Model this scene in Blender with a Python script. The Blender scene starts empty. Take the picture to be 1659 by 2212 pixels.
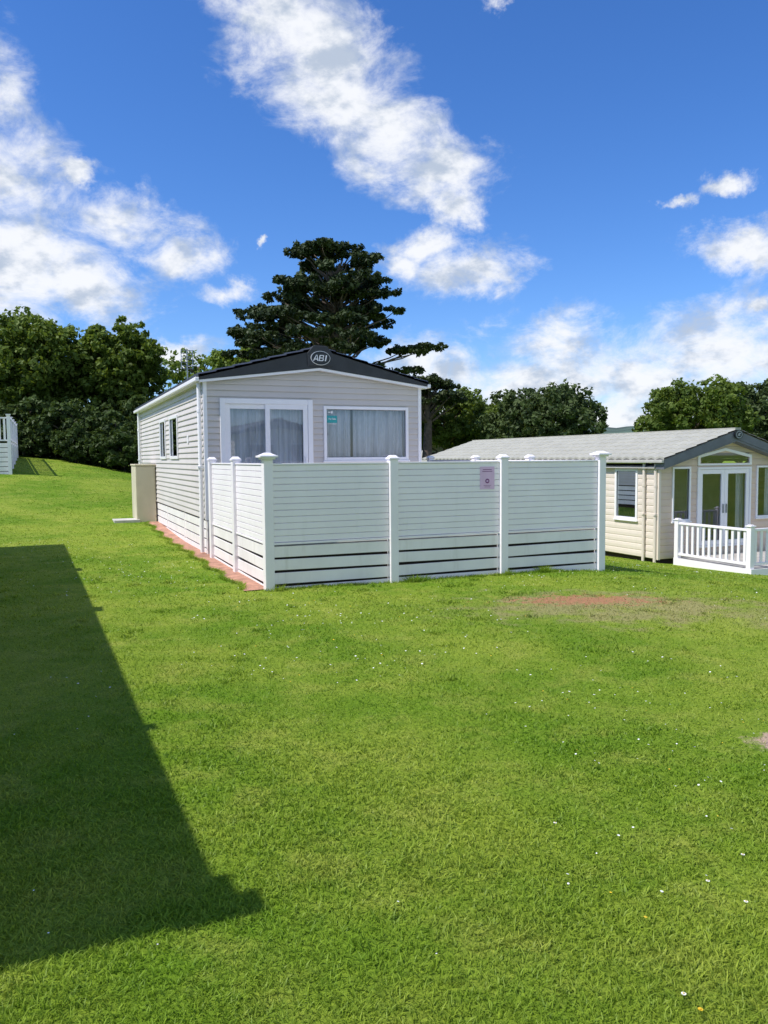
import bpy, bmesh, math, random
import numpy as np
from mathutils import Vector, Matrix
random.seed(7); rng=np.random.default_rng(7)
S=bpy.context.scene; COL=S.collection
ANG=math.radians(23.25); CA,SA=math.cos(ANG),math.sin(ANG)
S.view_settings.view_transform='Standard'
try: S.view_settings.look='None'
except Exception: pass
S.view_settings.exposure=0

# ------------------------------------------------------------ terrain
def sp(t,k): return np.logaddexp(0,np.asarray(t,dtype=float)*k)/k
def terrain(x,y):
    x=np.asarray(x,dtype=float); y=np.asarray(y,dtype=float)
    v=.135*sp(.8*x+.6*y-9.5,1.5); v=v-sp(v-.95,8)
    w=.1*sp(-.8*x+.6*y-16,.6); w=w-sp(w-2.2,4)
    return -v+w+.012*np.sin(x*1.3+.5)*np.sin(y*1.1)+.006*np.sin(x*3.1+y*2.3)

# ------------------------------------------------------------ helpers
def link(o,parent=None):
    COL.objects.link(o)
    if parent is not None: o.parent=parent
    return o
def meta(o,label=None,category=None,group=None,kind=None):
    if label: o["label"]=label
    if category: o["category"]=category
    if group: o["group"]=group
    if kind: o["kind"]=kind
    return o
def root(name,loc,rot,label,category,group=None):
    e=bpy.data.objects.new(name,None); e.empty_display_size=.3
    e.location=loc; e.rotation_euler=(0,0,rot); link(e)
    return meta(e,label,category,group)
def T0(a,o,z): return (a,o,z)
class MB:
    def __init__(s): s.v=[]; s.f=[]; s.m=[]
    def poly(s,pts,mi=0):
        n=len(s.v); s.v+= [tuple(p) for p in pts]; s.f.append(tuple(range(n,n+len(pts)))); s.m.append(mi)
    def box(s,T,a0,a1,o0,o1,z0,z1,mi=0):
        n=len(s.v)
        for z in (z0,z1):
            for a,o in ((a0,o0),(a1,o0),(a1,o1),(a0,o1)): s.v.append(T(a,o,z))
        for f in ((0,3,2,1),(4,5,6,7),(0,1,5,4),(1,2,6,5),(2,3,7,6),(3,0,4,7)):
            s.f.append(tuple(n+i for i in f)); s.m.append(mi)
    def prism(s,T,pts,o0,o1,mi=0):
        n=len(s.v); k=len(pts)
        for o in (o0,o1):
            for a,z in pts: s.v.append(T(a,o,z))
        s.f.append(tuple(range(n,n+k))); s.m.append(mi)
        s.f.append(tuple(range(n+2*k-1,n+k-1,-1))); s.m.append(mi)
        for i in range(k):
            j=(i+1)%k; s.f.append((n+i,n+k+i,n+k+j,n+j)); s.m.append(mi)
    def tube(s,path,rad,seg=8,mi=0,caps=True):
        P=[Vector(p) for p in path]; rings=[]
        for i,p in enumerate(P):
            d=(P[min(i+1,len(P)-1)]-P[max(i-1,0)]).normalized()
            u=d.cross(Vector((0,0,1)))
            if u.length<.05: u=d.cross(Vector((0,1,0)))
            u.normalize(); w=d.cross(u)
            r=rad[i] if isinstance(rad,(list,tuple)) else rad
            n=len(s.v); rings.append(n)
            for k in range(seg):
                t=2*math.pi*k/seg; s.v.append(tuple(p+u*(r*math.cos(t))+w*(r*math.sin(t))))
        for i in range(len(P)-1):
            a,b=rings[i],rings[i+1]
            for k in range(seg):
                k2=(k+1)%seg; s.f.append((a+k,a+k2,b+k2,b+k)); s.m.append(mi)
        if caps:
            s.f.append(tuple(rings[0]+k for k in range(seg))); s.m.append(mi)
            s.f.append(tuple(rings[-1]+k for k in reversed(range(seg)))); s.m.append(mi)
    def obj(s,name,mats,parent=None,bevel=0,smooth=False,recalc=True,loc=None):
        me=bpy.data.meshes.new(name); me.from_pydata(s.v,[],s.f)
        if not isinstance(mats,(list,tuple)): mats=[mats]
        for m in mats: me.materials.append(m)
        me.polygons.foreach_set("material_index",s.m)
        if smooth: me.polygons.foreach_set("use_smooth",[True]*len(s.f))
        if recalc:
            b=bmesh.new(); b.from_mesh(me); bmesh.ops.recalc_face_normals(b,faces=b.faces); b.to_mesh(me); b.free()
        me.update(); o=bpy.data.objects.new(name,me); link(o,parent)
        if loc: o.location=loc
        if bevel:
            md=o.modifiers.new("bevel",'BEVEL'); md.width=bevel; md.segments=2; md.limit_method='ANGLE'
        return o
def one(T,a0,a1,o0,o1,z0,z1,name,mat,parent,bevel=0):
    mb=MB(); mb.box(T,a0,a1,o0,o1,z0,z1); return mb.obj(name,mat,parent,bevel=bevel)
def npmesh(name,V,F,mat,parent=None,attrs=None,smooth=False):
    me=bpy.data.meshes.new(name); me.vertices.add(len(V)); me.vertices.foreach_set("co",np.asarray(V,dtype=np.float32).ravel())
    loops=np.concatenate([f.ravel() for f in F]); tot=sum(len(f) for f in F)
    starts=[];c=0
    for f in F:
        k=f.shape[1]; starts.append(c+np.arange(len(f))*k); c+=len(f)*k
    me.loops.add(len(loops)); me.loops.foreach_set("vertex_index",loops.astype(np.int32))
    me.polygons.add(tot); me.polygons.foreach_set("loop_start",np.concatenate(starts).astype(np.int32))
    me.update(calc_edges=True); me.validate()
    if smooth: me.polygons.foreach_set("use_smooth",[True]*len(me.polygons))
    for k,a in (attrs or {}).items():
        at=me.attributes.new(k,'FLOAT','POINT'); at.data.foreach_set("value",np.asarray(a,dtype=np.float32))
    me.materials.append(mat)
    o=bpy.data.objects.new(name,me); link(o,parent); return o

# ------------------------------------------------------------ materials
def newmat(name):
    m=bpy.data.materials.new(name); m.use_nodes=True; nt=m.node_tree
    for n in list(nt.nodes): nt.nodes.remove(n)
    out=nt.nodes.new('ShaderNodeOutputMaterial'); return m,nt,out
def noise(nt,scale,detail=4,rough=.55,vec=None):
    n=nt.nodes.new('ShaderNodeTexNoise'); n.inputs['Scale'].default_value=scale; n.inputs['Detail'].default_value=detail
    n.inputs['Roughness'].default_value=rough
    if vec is not None: nt.links.new(vec,n.inputs['Vector'])
    return n
def ramp(nt,fac,a,b,lo=0.0,hi=1.0):
    n=nt.nodes.new('ShaderNodeMapRange'); n.inputs[1].default_value=a; n.inputs[2].default_value=b
    n.inputs[3].default_value=lo; n.inputs[4].default_value=hi; n.interpolation_type='SMOOTHSTEP'
    nt.links.new(fac,n.inputs[0]); return n.outputs[0]
def mix(nt,fac,a,b,mode='MIX'):
    n=nt.nodes.new('ShaderNodeMix'); n.data_type='RGBA'; n.blend_type=mode
    if isinstance(fac,(int,float)): n.inputs[0].default_value=fac
    else: nt.links.new(fac,n.inputs[0])
    for s,i in ((a,6),(b,7)):
        if isinstance(s,tuple): n.inputs[i].default_value=(*s,1) if len(s)==3 else s
        else: nt.links.new(s,n.inputs[i])
    return n.outputs[2]
def math_(nt,op,a,b=None,c=None):
    n=nt.nodes.new('ShaderNodeMath'); n.operation=op
    for i,s in enumerate((a,b,c)):
        if s is None: continue
        if isinstance(s,(int,float)): n.inputs[i].default_value=s
        else: nt.links.new(s,n.inputs[i])
    return n.outputs[0]
def surf(name,col,rough=.5,var=.12,scale=2.0,bump=.0,bscale=80,spec=.5,dirt=0.0,dirtcol=(.2,.22,.13),metal=0):
    m,nt,out=newmat(name); b=nt.nodes.new('ShaderNodeBsdfPrincipled'); nt.links.new(b.outputs[0],out.inputs[0])
    tc=nt.nodes.new('ShaderNodeTexCoord'); v=tc.outputs['Object']
    n=noise(nt,scale,6,.6,v)
    c=mix(nt,ramp(nt,n.outputs[0],.3,.7),tuple(x*(1-var) for x in col),tuple(min(1,x*(1+var)) for x in col))
    if dirt>0:
        mp=nt.nodes.new('ShaderNodeMapping'); mp.inputs['Scale'].default_value=(7,7,.8); nt.links.new(v,mp.inputs[0])
        n2=noise(nt,1.0,8,.7,mp.outputs[0]); c=mix(nt,ramp(nt,n2.outputs[0],.5,.85,0,dirt),c,dirtcol)
    nt.links.new(c,b.inputs['Base Color']); b.inputs['Roughness'].default_value=rough; b.inputs['Metallic'].default_value=metal
    b.inputs['Specular IOR Level'].default_value=spec
    if bump>0:
        n3=noise(nt,bscale,4,.6,v); bp=nt.nodes.new('ShaderNodeBump'); bp.inputs['Strength'].default_value=bump; bp.inputs['Distance'].default_value=.01
        nt.links.new(n3.outputs[0],bp.inputs['Height']); nt.links.new(bp.outputs[0],b.inputs['Normal'])
    return m
M_white=surf('white_pvc',(.90,.865,.90),.35,.03,1.5,dirt=.10)
M_board=surf('white_board',(.87,.835,.85),.4,.05,2,dirt=.30,dirtcol=(.36,.32,.26))
M_frame=surf('window_white',(.88,.865,.885),.3,.02,2)
M_clad=surf('greige_cladding',(.58,.54,.515),.55,.04,1.0,dirt=.12,dirtcol=(.3,.3,.25))
M_cream=surf('cream_cladding',(.73,.645,.565),.55,.04,1.0,dirt=.1)
M_tan=surf('tan_cladding',(.66,.53,.43),.55,.05,1.0)
M_char=surf('charcoal_roof',(.026,.029,.035),.5,.2,3,bump=.2)
M_slate=surf('slate_grey_trim',(.13,.14,.165),.5,.15,3)
M_gutter=surf('grey_gutter',(.46,.45,.42),.5,.1,3)
M_tile=surf('light_grey_tile',(.385,.38,.325),.65,.08,3,bump=.3,dirt=.2,dirtcol=(.24,.24,.19))
M_dark=surf('gap_shade',(.045,.032,.026),.9,.1,2)  # near-black colour standing in for shade in skirt gaps and under floors
M_int=surf('interior',(.33,.31,.30),.9,.2,1.5)
M_box=surf('cream_box',(.60,.54,.40),.55,.05,2,dirt=.15)
M_black=surf('badge_black',(.012,.014,.017),.3,.1,4)
M_brightw=surf('badge_white',(.82,.82,.83),.3,.02,4)
M_conc=surf('concrete',(.52,.50,.46),.85,.15,5,bump=.4)
M_red=surf('red_soil',(.42,.22,.15),.95,.25,6,bump=.8,bscale=40)
M_deck=surf('deck_board',(.45,.42,.38),.7,.15,3)
M_pink=surf('pink_notice',(.76,.52,.74),.5,.04,8)
M_purp=surf('purple_print',(.22,.06,.22),.5,.1,8)
M_teal=surf('teal_sticker',(.03,.34,.36),.5,.05,8)
M_metal=surf('aerial_metal',(.35,.36,.38),.35,.1,8,metal=.7)
M_bark=surf('bark',(.10,.08,.06),.95,.3,6,bump=1,bscale=20)
M_pbark=surf('pine_bark',(.13,.10,.085),.95,.3,6,bump=1,bscale=20)
def curtain_mat(name,col):
    m,nt,out=newmat(name); d=nt.nodes.new('ShaderNodeBsdfDiffuse'); t=nt.nodes.new('ShaderNodeBsdfTranslucent'); mx=nt.nodes.new('ShaderNodeMixShader')
    tc=nt.nodes.new('ShaderNodeTexCoord'); mp=nt.nodes.new('ShaderNodeMapping'); mp.inputs['Scale'].default_value=(1,1,.08); nt.links.new(tc.outputs['Object'],mp.inputs[0])
    n=noise(nt,16,4,.5,mp.outputs[0])
    c=mix(nt,ramp(nt,n.outputs[0],.35,.65),tuple(x*.76 for x in col),col)
    nt.links.new(c,d.inputs[0]); nt.links.new(c,t.inputs[0]); mx.inputs[0].default_value=.08
    nt.links.new(d.outputs[0],mx.inputs[1]); nt.links.new(t.outputs[0],mx.inputs[2]); nt.links.new(mx.outputs[0],out.inputs[0]); return m
M_curt=curtain_mat('curtain_grey',(.88,.91,.97)); M_blind=curtain_mat('blind_pale',(.80,.86,.88))
def glass():
    m,nt,out=newmat('window_glass'); t=nt.nodes.new('ShaderNodeBsdfTransparent'); t.inputs[0].default_value=(.92,.94,.97,1)
    g=nt.nodes.new('ShaderNodeBsdfGlossy'); g.inputs['Roughness'].default_value=.012; g.inputs[0].default_value=(.95,.97,1,1)
    f=nt.nodes.new('ShaderNodeFresnel'); f.inputs[0].default_value=1.5
    fac=math_(nt,'MULTIPLY_ADD',f.outputs[0],1.5,.06)
    tc=nt.nodes.new('ShaderNodeTexCoord'); n=noise(nt,.9,1,.4,tc.outputs['Object']); bp=nt.nodes.new('ShaderNodeBump'); bp.inputs['Strength'].default_value=.05; bp.inputs['Distance'].default_value=.02
    nt.links.new(n.outputs[0],bp.inputs['Height']); nt.links.new(bp.outputs[0],g.inputs['Normal'])
    mx=nt.nodes.new('ShaderNodeMixShader'); nt.links.new(fac,mx.inputs[0]); nt.links.new(t.outputs[0],mx.inputs[1]); nt.links.new(g.outputs[0],mx.inputs[2])
    nt.links.new(mx.outputs[0],out.inputs[0]); return m
M_glass=glass()
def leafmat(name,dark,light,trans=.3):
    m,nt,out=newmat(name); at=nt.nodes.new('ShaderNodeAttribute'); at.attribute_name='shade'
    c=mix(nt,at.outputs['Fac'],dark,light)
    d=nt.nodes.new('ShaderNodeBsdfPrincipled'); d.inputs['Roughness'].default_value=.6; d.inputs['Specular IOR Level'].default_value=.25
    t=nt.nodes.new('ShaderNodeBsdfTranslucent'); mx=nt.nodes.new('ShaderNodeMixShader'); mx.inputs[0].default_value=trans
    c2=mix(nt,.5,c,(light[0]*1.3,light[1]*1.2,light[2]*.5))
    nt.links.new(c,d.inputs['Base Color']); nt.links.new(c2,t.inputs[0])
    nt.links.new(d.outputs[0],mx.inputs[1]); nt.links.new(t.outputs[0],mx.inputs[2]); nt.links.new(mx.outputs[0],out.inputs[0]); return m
M_leafA=leafmat('leaf_mid',(.042,.078,.014),(.175,.245,.038),.35)
M_leafB=leafmat('leaf_bright',(.07,.13,.02),(.22,.30,.05),.38)
M_leafC=leafmat('leaf_dark',(.028,.052,.018),(.105,.148,.044),.22)
M_leafH=leafmat('leaf_hedge',(.018,.038,.010),(.090,.140,.030),.25)
M_needle=leafmat('needles',(.013,.027,.011),(.062,.088,.028),.12)

def grass_color(nt,blade=False):
    geo=nt.nodes.new('ShaderNodeNewGeometry'); pos=geo.outputs['Position']
    n1=noise(nt,.42,5,.6,pos); n2=noise(nt,2.2,5,.65,pos); n3=noise(nt,9,4,.7,pos)
    c=mix(nt,ramp(nt,n1.outputs[0],.36,.64),(.165,.300,.019),(.310,.405,.048))
    c=mix(nt,ramp(nt,n2.outputs[0],.45,.72,0,.65),c,(.40,.445,.085))
    c=mix(nt,ramp(nt,n3.outputs[0],.48,.74,0,.50),c,(.105,.220,.016))
    s=nt.nodes.new('ShaderNodeSeparateXYZ'); nt.links.new(pos,s.inputs[0])
    def dist(cx,cy,sx,sy):
        a=math_(nt,'MULTIPLY',math_(nt,'SUBTRACT',s.outputs[0],cx),1/sx); b=math_(nt,'MULTIPLY',math_(nt,'SUBTRACT',s.outputs[1],cy),1/sy)
        return math_(nt,'SQRT',math_(nt,'ADD',math_(nt,'MULTIPLY',a,a),math_(nt,'MULTIPLY',b,b)))
    d=math_(nt,'ADD',dist(2.4,8.6,2.1,1.2),math_(nt,'MULTIPLY',math_(nt,'SUBTRACT',n2.outputs[0],.5),2.8))
    c=mix(nt,ramp(nt,d,.95,.3,0,.75),c,(.42,.36,.18))
    d2=math_(nt,'ADD',dist(4.4,8.0,1.6,.9),math_(nt,'MULTIPLY',math_(nt,'SUBTRACT',n2.outputs[0],.5),2.4))
    c=mix(nt,ramp(nt,d2,1.0,.4,0,.5),c,(.40,.37,.15))
    ds=math_(nt,'ADD',dist(2.3,8.95,1.05,.42),math_(nt,'MULTIPLY',math_(nt,'SUBTRACT',n3.outputs[0],.5),3.4))
    c=mix(nt,ramp(nt,ds,.9,.4,0,.3 if blade else .85),c,(.54,.25,.15))
    dq=math_(nt,'ADD',dist(2.42,4.4,.36,.22),math_(nt,'MULTIPLY',math_(nt,'SUBTRACT',n3.outputs[0],.5),1.2))
    c=mix(nt,ramp(nt,dq,1.0,.7,0,.4 if blade else 1.0),c,(.60,.44,.34))
    return c,pos
def ground_mat():
    m,nt,out=newmat('lawn_ground'); c,pos=grass_color(nt)
    nf=noise(nt,70,4,.75,pos); c=mix(nt,ramp(nt,nf.outputs[0],.3,.7),mix(nt,1.0,c,(.42,.47,.42),'MULTIPLY'),mix(nt,1.0,c,(1.1,1.05,1.0),'MULTIPLY'))
    b=nt.nodes.new('ShaderNodeBsdfPrincipled'); b.inputs['Roughness'].default_value=.9; b.inputs['Specular IOR Level'].default_value=.1
    nt.links.new(c,b.inputs['Base Color']); bp=nt.nodes.new('ShaderNodeBump'); bp.inputs['Strength'].default_value=.7; bp.inputs['Distance'].default_value=.03
    nb=noise(nt,28,6,.8,pos); nt.links.new(nb.outputs[0],bp.inputs['Height']); nt.links.new(bp.outputs[0],b.inputs['Normal'])
    nt.links.new(b.outputs[0],out.inputs[0]); return m
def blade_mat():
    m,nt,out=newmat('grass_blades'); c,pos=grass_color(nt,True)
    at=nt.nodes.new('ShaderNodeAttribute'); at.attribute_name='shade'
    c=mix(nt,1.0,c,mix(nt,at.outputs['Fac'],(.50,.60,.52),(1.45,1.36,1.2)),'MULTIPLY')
    b=nt.nodes.new('ShaderNodeBsdfPrincipled'); b.inputs['Roughness'].default_value=.5; b.inputs['Specular IOR Level'].default_value=.25
    t=nt.nodes.new('ShaderNodeBsdfTranslucent'); mx=nt.nodes.new('ShaderNodeMixShader'); mx.inputs[0].default_value=.38
    nt.links.new(c,b.inputs['Base Color']); nt.links.new(c,t.inputs[0]); nt.links.new(b.outputs[0],mx.inputs[1]); nt.links.new(t.outputs[0],mx.inputs[2])
    nt.links.new(mx.outputs[0],out.inputs[0]); return m
M_ground=ground_mat(); M_blade=blade_mat()

# ------------------------------------------------------------ ground
def axis(lo,hi,step,far):
    a=list(np.arange(lo,hi+1e-6,step)); s=step; x=hi
    while x<far: s*=1.25; x+=s; a.append(x)
    s=step; x=lo; b=[]
    while x>-far: s*=1.25; x-=s; b.append(x)
    return np.array(b[::-1]+a)
X=axis(-26,26,.4,1800); Y=axis(-4,50,.4,1800)
gx,gy=np.meshgrid(X,Y,indexing='xy'); gz=terrain(gx,gy)
V=np.stack([gx,gy,gz],-1).reshape(-1,3); nx=len(X); ny=len(Y)
i,j=np.meshgrid(np.arange(nx-1),np.arange(ny-1),indexing='xy'); b0=(j*nx+i).ravel()
F=np.stack([b0,b0+1,b0+nx+1,b0+nx],-1)
g=npmesh('ground',V,[F],M_ground,smooth=True); meta(g,kind='structure')

az=np.radians(np.linspace(-50,60,160)); V=[];rr=[230,300,360,420,520]
for k,a in enumerate(az):
    h=17.5+2.2*math.sin(a*9+1)+1.2*math.sin(a*23)+.7*math.sin(a*61)+rng.uniform(-.4,.4)
    for r,t in zip(rr,(-.1,.35,.75,1.0,.6)): V.append((r*math.sin(a),r*math.cos(a),h*t))
n=len(rr); F=[]
for k in range(len(az)-1):
    for q in range(n-1): F.append((k*n+q,k*n+q+1,(k+1)*n+q+1,(k+1)*n+q))
M_hill=surf('hill_woods',(.065,.105,.07),.95,.45,.03)
h=npmesh('hill',np.array(V),[np.array(F)],M_hill,smooth=True); meta(h,kind='structure')

# ------------------------------------------------------------ grass blades
C0=np.array([-1.445,9.77]); CAR=np.array([-3.03,13.45]); RC=np.array([6.172,17.637])
def pq(p,q): return (-SA*p+CA*q, CA*p+SA*q)
NROT=ANG+math.radians(1.0); WN=3.8
cx_,cy_=pq(2.86,-1.79); NEI=(cx_-WN*math.cos(NROT),cy_-WN*math.sin(NROT))
def local(x,y,o):
    dx=x-o[0]; dy=y-o[1]; return dx*CA+dy*SA, -dx*SA+dy*CA
def keep(x,y):
    a,b=local(x,y,C0)
    ins=(a>-.02)&(a<5.15)&(b>-.02)&(b<4.2)
    a,b=local(x,y,CAR); ins|=(a>-.17)&(a<4.1)&(b>-3.9)&(b<9.9)&(b>0)
    ins|=(a>-.23+.05*np.sin(b*5))&(a<0)&(b>-3.95)&(b<6.4)
    ins|=(a>-.55)&(a<0)&(b>6.4)&(b<7.8)
    ins|=(a>4.)&(a<5.2)&(b>-3.9)&(b<2.5)
    a,b=local(x,y,RC); ins|=(a>-.02)&(a<4.2)&(b>-2.4)&(b<11.8)
    a,b=local(x,y,NEI); ins|=(a<3.8)&(a>-.05)&(b>0)&(b<13.5)
    d=np.sqrt(((x-2.3)/.85)**2+((y-8.95)/.36)**2); ins|=(rng.random(len(x))<np.clip(1.2-d,0,.88))
    d=np.sqrt(((x-2.42)/.34)**2+((y-4.4)/.2)**2); ins|=(rng.random(len(x))<np.clip(1.6-d,0,.96))
    return ~ins
VV=[];FQ=[];FT=[];SH=[];cnt=0
def emit(x,y,w,h,bend,hs=1.0):
    global cnt
    n=len(x); z=terrain(x,y)-.004; th=rng.uniform(0,2*np.pi,n); ln=rng.uniform(.3,1.5,n); hh=h*rng.uniform(.45,1.2,n)*hs
    ww=w*rng.uniform(.6,1.2,n); la=rng.uniform(0,2*np.pi,n)
    wx=np.cos(th)*ww/2; wy=np.sin(th)*ww/2; lx=np.cos(la)*ln*hh; ly=np.sin(la)*ln*hh
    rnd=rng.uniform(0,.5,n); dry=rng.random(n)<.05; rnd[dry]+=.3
    if bend:
        P=np.zeros((n,5,3)); 
        P[:,0]=np.stack([x-wx,y-wy,z],-1); P[:,1]=np.stack([x+wx,y+wy,z],-1)
        P[:,2]=np.stack([x+wx*.8+lx*.35,y+wy*.8+ly*.35,z+hh*.6],-1); P[:,3]=np.stack([x-wx*.8+lx*.35,y-wy*.8+ly*.35,z+hh*.6],-1)
        P[:,4]=np.stack([x+lx,y+ly,z+hh*.92],-1)
        b=cnt+np.arange(n)*5; FQ.append(np.stack([b,b+1,b+2,b+3],-1)); FT.append(np.stack([b+3,b+2,b+4],-1))
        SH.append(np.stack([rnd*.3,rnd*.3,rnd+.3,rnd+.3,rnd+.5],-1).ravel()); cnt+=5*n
    else:
        P=np.zeros((n,3,3)); P[:,0]=np.stack([x-wx,y-wy,z],-1); P[:,1]=np.stack([x+wx,y+wy,z],-1); P[:,2]=np.stack([x+lx,y+ly,z+hh],-1)
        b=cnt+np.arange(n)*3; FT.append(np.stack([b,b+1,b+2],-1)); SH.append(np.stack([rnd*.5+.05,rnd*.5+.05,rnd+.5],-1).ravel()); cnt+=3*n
    VV.append(P.reshape(-1,3))
yy=np.linspace(1.15,36,4000); D=30000*(yy/1.9)**-2.0; wd=1.2*yy+1.8; pdf=D*wd; N=int(pdf.sum()*(yy[1]-yy[0]))
cdf=np.cumsum(pdf); cdf/=cdf[-1]; y=np.interp(rng.random(N),cdf,yy); x=rng.uniform(-1,1,N)*(.6*y+.9)
c=np.sin(x*7.3+np.sin(y*5.1)*2)*np.sin(y*8.7+np.sin(x*6.1)*2)+.6*np.sin(x*2.1+1)*np.sin(y*1.7+np.sin(x*2))
k=rng.random(N)<(.82+.14*c); x=x[k];y=y[k]; k=keep(x,y); x=x[k];y=y[k]
hmod=1+.16*np.sin(x*5.3+np.sin(y*3.1)*2)*np.sin(y*6.1+np.sin(x*4.1))
wv=.0039*(y/1.9)**.92; near=y<rng.uniform(3.5,5,len(y))
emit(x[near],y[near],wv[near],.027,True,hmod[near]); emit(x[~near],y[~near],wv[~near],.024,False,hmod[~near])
tx=rng.uniform(-5,6,160); ty=rng.uniform(1.8,11,160); k=np.abs(tx)<.6*ty+.5; tx=tx[k];ty=ty[k]
tn=rng.integers(25,80,len(tx)); ix=np.repeat(np.arange(len(tx)),tn); x=tx[ix]+rng.normal(0,.05,len(ix)); y=ty[ix]+rng.normal(0,.05,len(ix)); k=keep(x,y); x=x[k];y=y[k]
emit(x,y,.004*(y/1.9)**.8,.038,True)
a=rng.uniform(-.1,5.2,9000); b=-.03-np.abs(rng.normal(0,.05,9000)); x=C0[0]+a*CA-b*SA; y=C0[1]+a*SA+b*CA
k=rng.random(len(a))<(.25+.55*(np.sin(a*4)*np.sin(a*9.7+1)>0.2)); emit(x[k],y[k],.012,.042,False)
for ta,tn in ((4.05,260),(1.95,140),(2.05,90),(3.45,70),(0.1,70)):
    a=ta+rng.normal(0,.05,tn); b=-.1+rng.normal(0,.03,tn); x=C0[0]+a*CA-b*SA; y=C0[1]+a*SA+b*CA; emit(x,y,.012,.10,False)
b=rng.uniform(-3.9,6.4,6000); a=-.25+.05*np.sin(b*5)-np.abs(rng.normal(0,.03,6000)); x=CAR[0]+a*CA-b*SA; y=CAR[1]+a*SA+b*CA; emit(x,y,.014,.05,False)
go=npmesh('grass',np.concatenate(VV),[np.concatenate(FQ),np.concatenate(FT)],M_blade,attrs={'shade':np.concatenate(SH)})
meta(go,kind='stuff')

# daisies
M_petal=surf('petal_white',(.85,.85,.82),.6,.03,5); M_yel=surf('petal_yellow',(.75,.5,.02),.6,.1,5)
def disc(mb,x,y,z,r,mi,seg=6,tilt=.3):
    tx,ty=random.uniform(-tilt,tilt),random.uniform(-tilt,tilt)
    mb.poly([(x+r*math.cos(t),y+r*math.sin(t),z+tx*r*math.cos(t)+ty*r*math.sin(t)) for t in [2*math.pi*k/seg for k in range(seg)]],mi)
mb=MB(); pts=[]
while len(pts)<1300:
    y=2.4+rng.uniform(0,1)**.7*13; x=rng.uniform(-.6,.6)*y
    cl=math.sin(x*1.1+2)*math.sin(y*.9+1)+.25*math.sin(x*3.7)*math.sin(y*3.1)
    if cl+rng.uniform(-.6,.6)>.12: pts.append((x,y))
P=np.array(pts); P=P[keep(P[:,0],P[:,1])]
for x,y in P:
    z=float(terrain(x,y))+.030; yel=random.random()<.12
    s=1.0 if y>5 else .75
    disc(mb,x,y,z,random.uniform(.004,.009)*s,1 if yel else 0)
o=mb.obj('daisies',[M_petal,M_yel],recalc=False); meta(o,kind='stuff')
def daisy(x,y,yellow=False):
    z=float(terrain(x,y))-.010; r=root('dandelion' if yellow else 'daisy',(x,y,z),random.uniform(0,6),'small yellow dandelion open in short mown lawn' if yellow else 'small white daisy open in short mown lawn','flower','wild flowers scattered in the lawn')
    m=MB(); m.tube([(0,0,0),(.003,.002,.025),(.0,.004,.045)],.0010,5); m.obj('stem',M_leafB,r)
    m=MB()
    for k in range(13):
        t=2*math.pi*k/13; c,s=math.cos(t),math.sin(t); L=.0085; w=.002
        m.poly([(0,.004,.045),(c*L*.6-s*w,.004+s*L*.6+c*w,.047),(c*L,.004+s*L,.046),(c*L*.6+s*w,.004+s*L*.6-c*w,.047)])
    m.obj('petals',M_yel if yellow else M_petal,r,recalc=False)
    m=MB(); disc(m,0,.004,.0485,.003,0,8,0); m.obj('flower_centre',M_yel,r,recalc=False)
for x,y,yl in ((.90,2.10,False),(.885,2.24,False),(.905,2.17,True),(1.45,3.1,False),(1.30,2.75,False),(1.22,2.9,False),(.75,3.4,False)):
    daisy(x,y,yl)

# ------------------------------------------------------------ cladding
def clad(mb,T,a0,a1,z0,z1,c,prof,ops=(),lim=None,mi=0):
    def off(fr):
        for (f0,o0),(f1,o1) in zip(prof[:-1],prof[1:]):
            if fr<=f1+1e-9: return o0+(o1-o0)*(fr-f0)/(f1-f0)
        return prof[-1][1]
    n=int(math.ceil((z1-z0)/c-1e-6))
    for k in range(n):
        zc=z0+k*c; zt=min(zc+c,z1)
        bp={zc,zt}
        for f,_ in prof:
            z=zc+f*c
            if zc<z<zt: bp.add(z)
        for op in ops:
            for z in (op[2],op[3]):
                if zc<z<zt: bp.add(z)
        bp=sorted(bp)
        for q,(za,zb) in enumerate(zip(bp[:-1],bp[1:])):
            zm=(za+zb)/2; iv=[(a0,a1)]
            for op in ops:
                if op[2]<zm<op[3]:
                    nv=[]
                    for s,e in iv:
                        if op[1]<=s or op[0]>=e: nv.append((s,e)); continue
                        if op[0]>s: nv.append((s,op[0]))
                        if op[1]<e: nv.append((op[1],e))
                    iv=nv
            oa,ob=off((za-zc)/c),off((zb-zc)/c)
            for s,e in iv:
                sa=sb=s; ea=eb=e
                if lim:
                    la,ra=lim(za); lb,rb=lim(zb); sa=max(s,la); sb=max(s,lb); ea=min(e,ra); eb=min(e,rb)
                    if ea<=sa: continue
                    if eb<sb: eb=sb=(eb+sb)/2
                mb.poly([T(sa,oa,za),T(ea,oa,za),T(eb,ob,zb),T(sb,ob,zb)],mi)
                if q==0 and abs(prof[0][1]-prof[-1][1])>1e-4: mb.poly([T(sa,0,za),T(ea,0,za),T(ea,oa,za),T(sa,oa,za)],mi)
LAP=[(0,.018),(.12,.021),(.85,.004),(1,0)]
LOG=[(0,.002),(.08,.012),(.5,.015),(.9,.010),(1,0)]
GRV=[(0,-.006),(.08,.012),(.92,.012),(1,-.006)]

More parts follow.
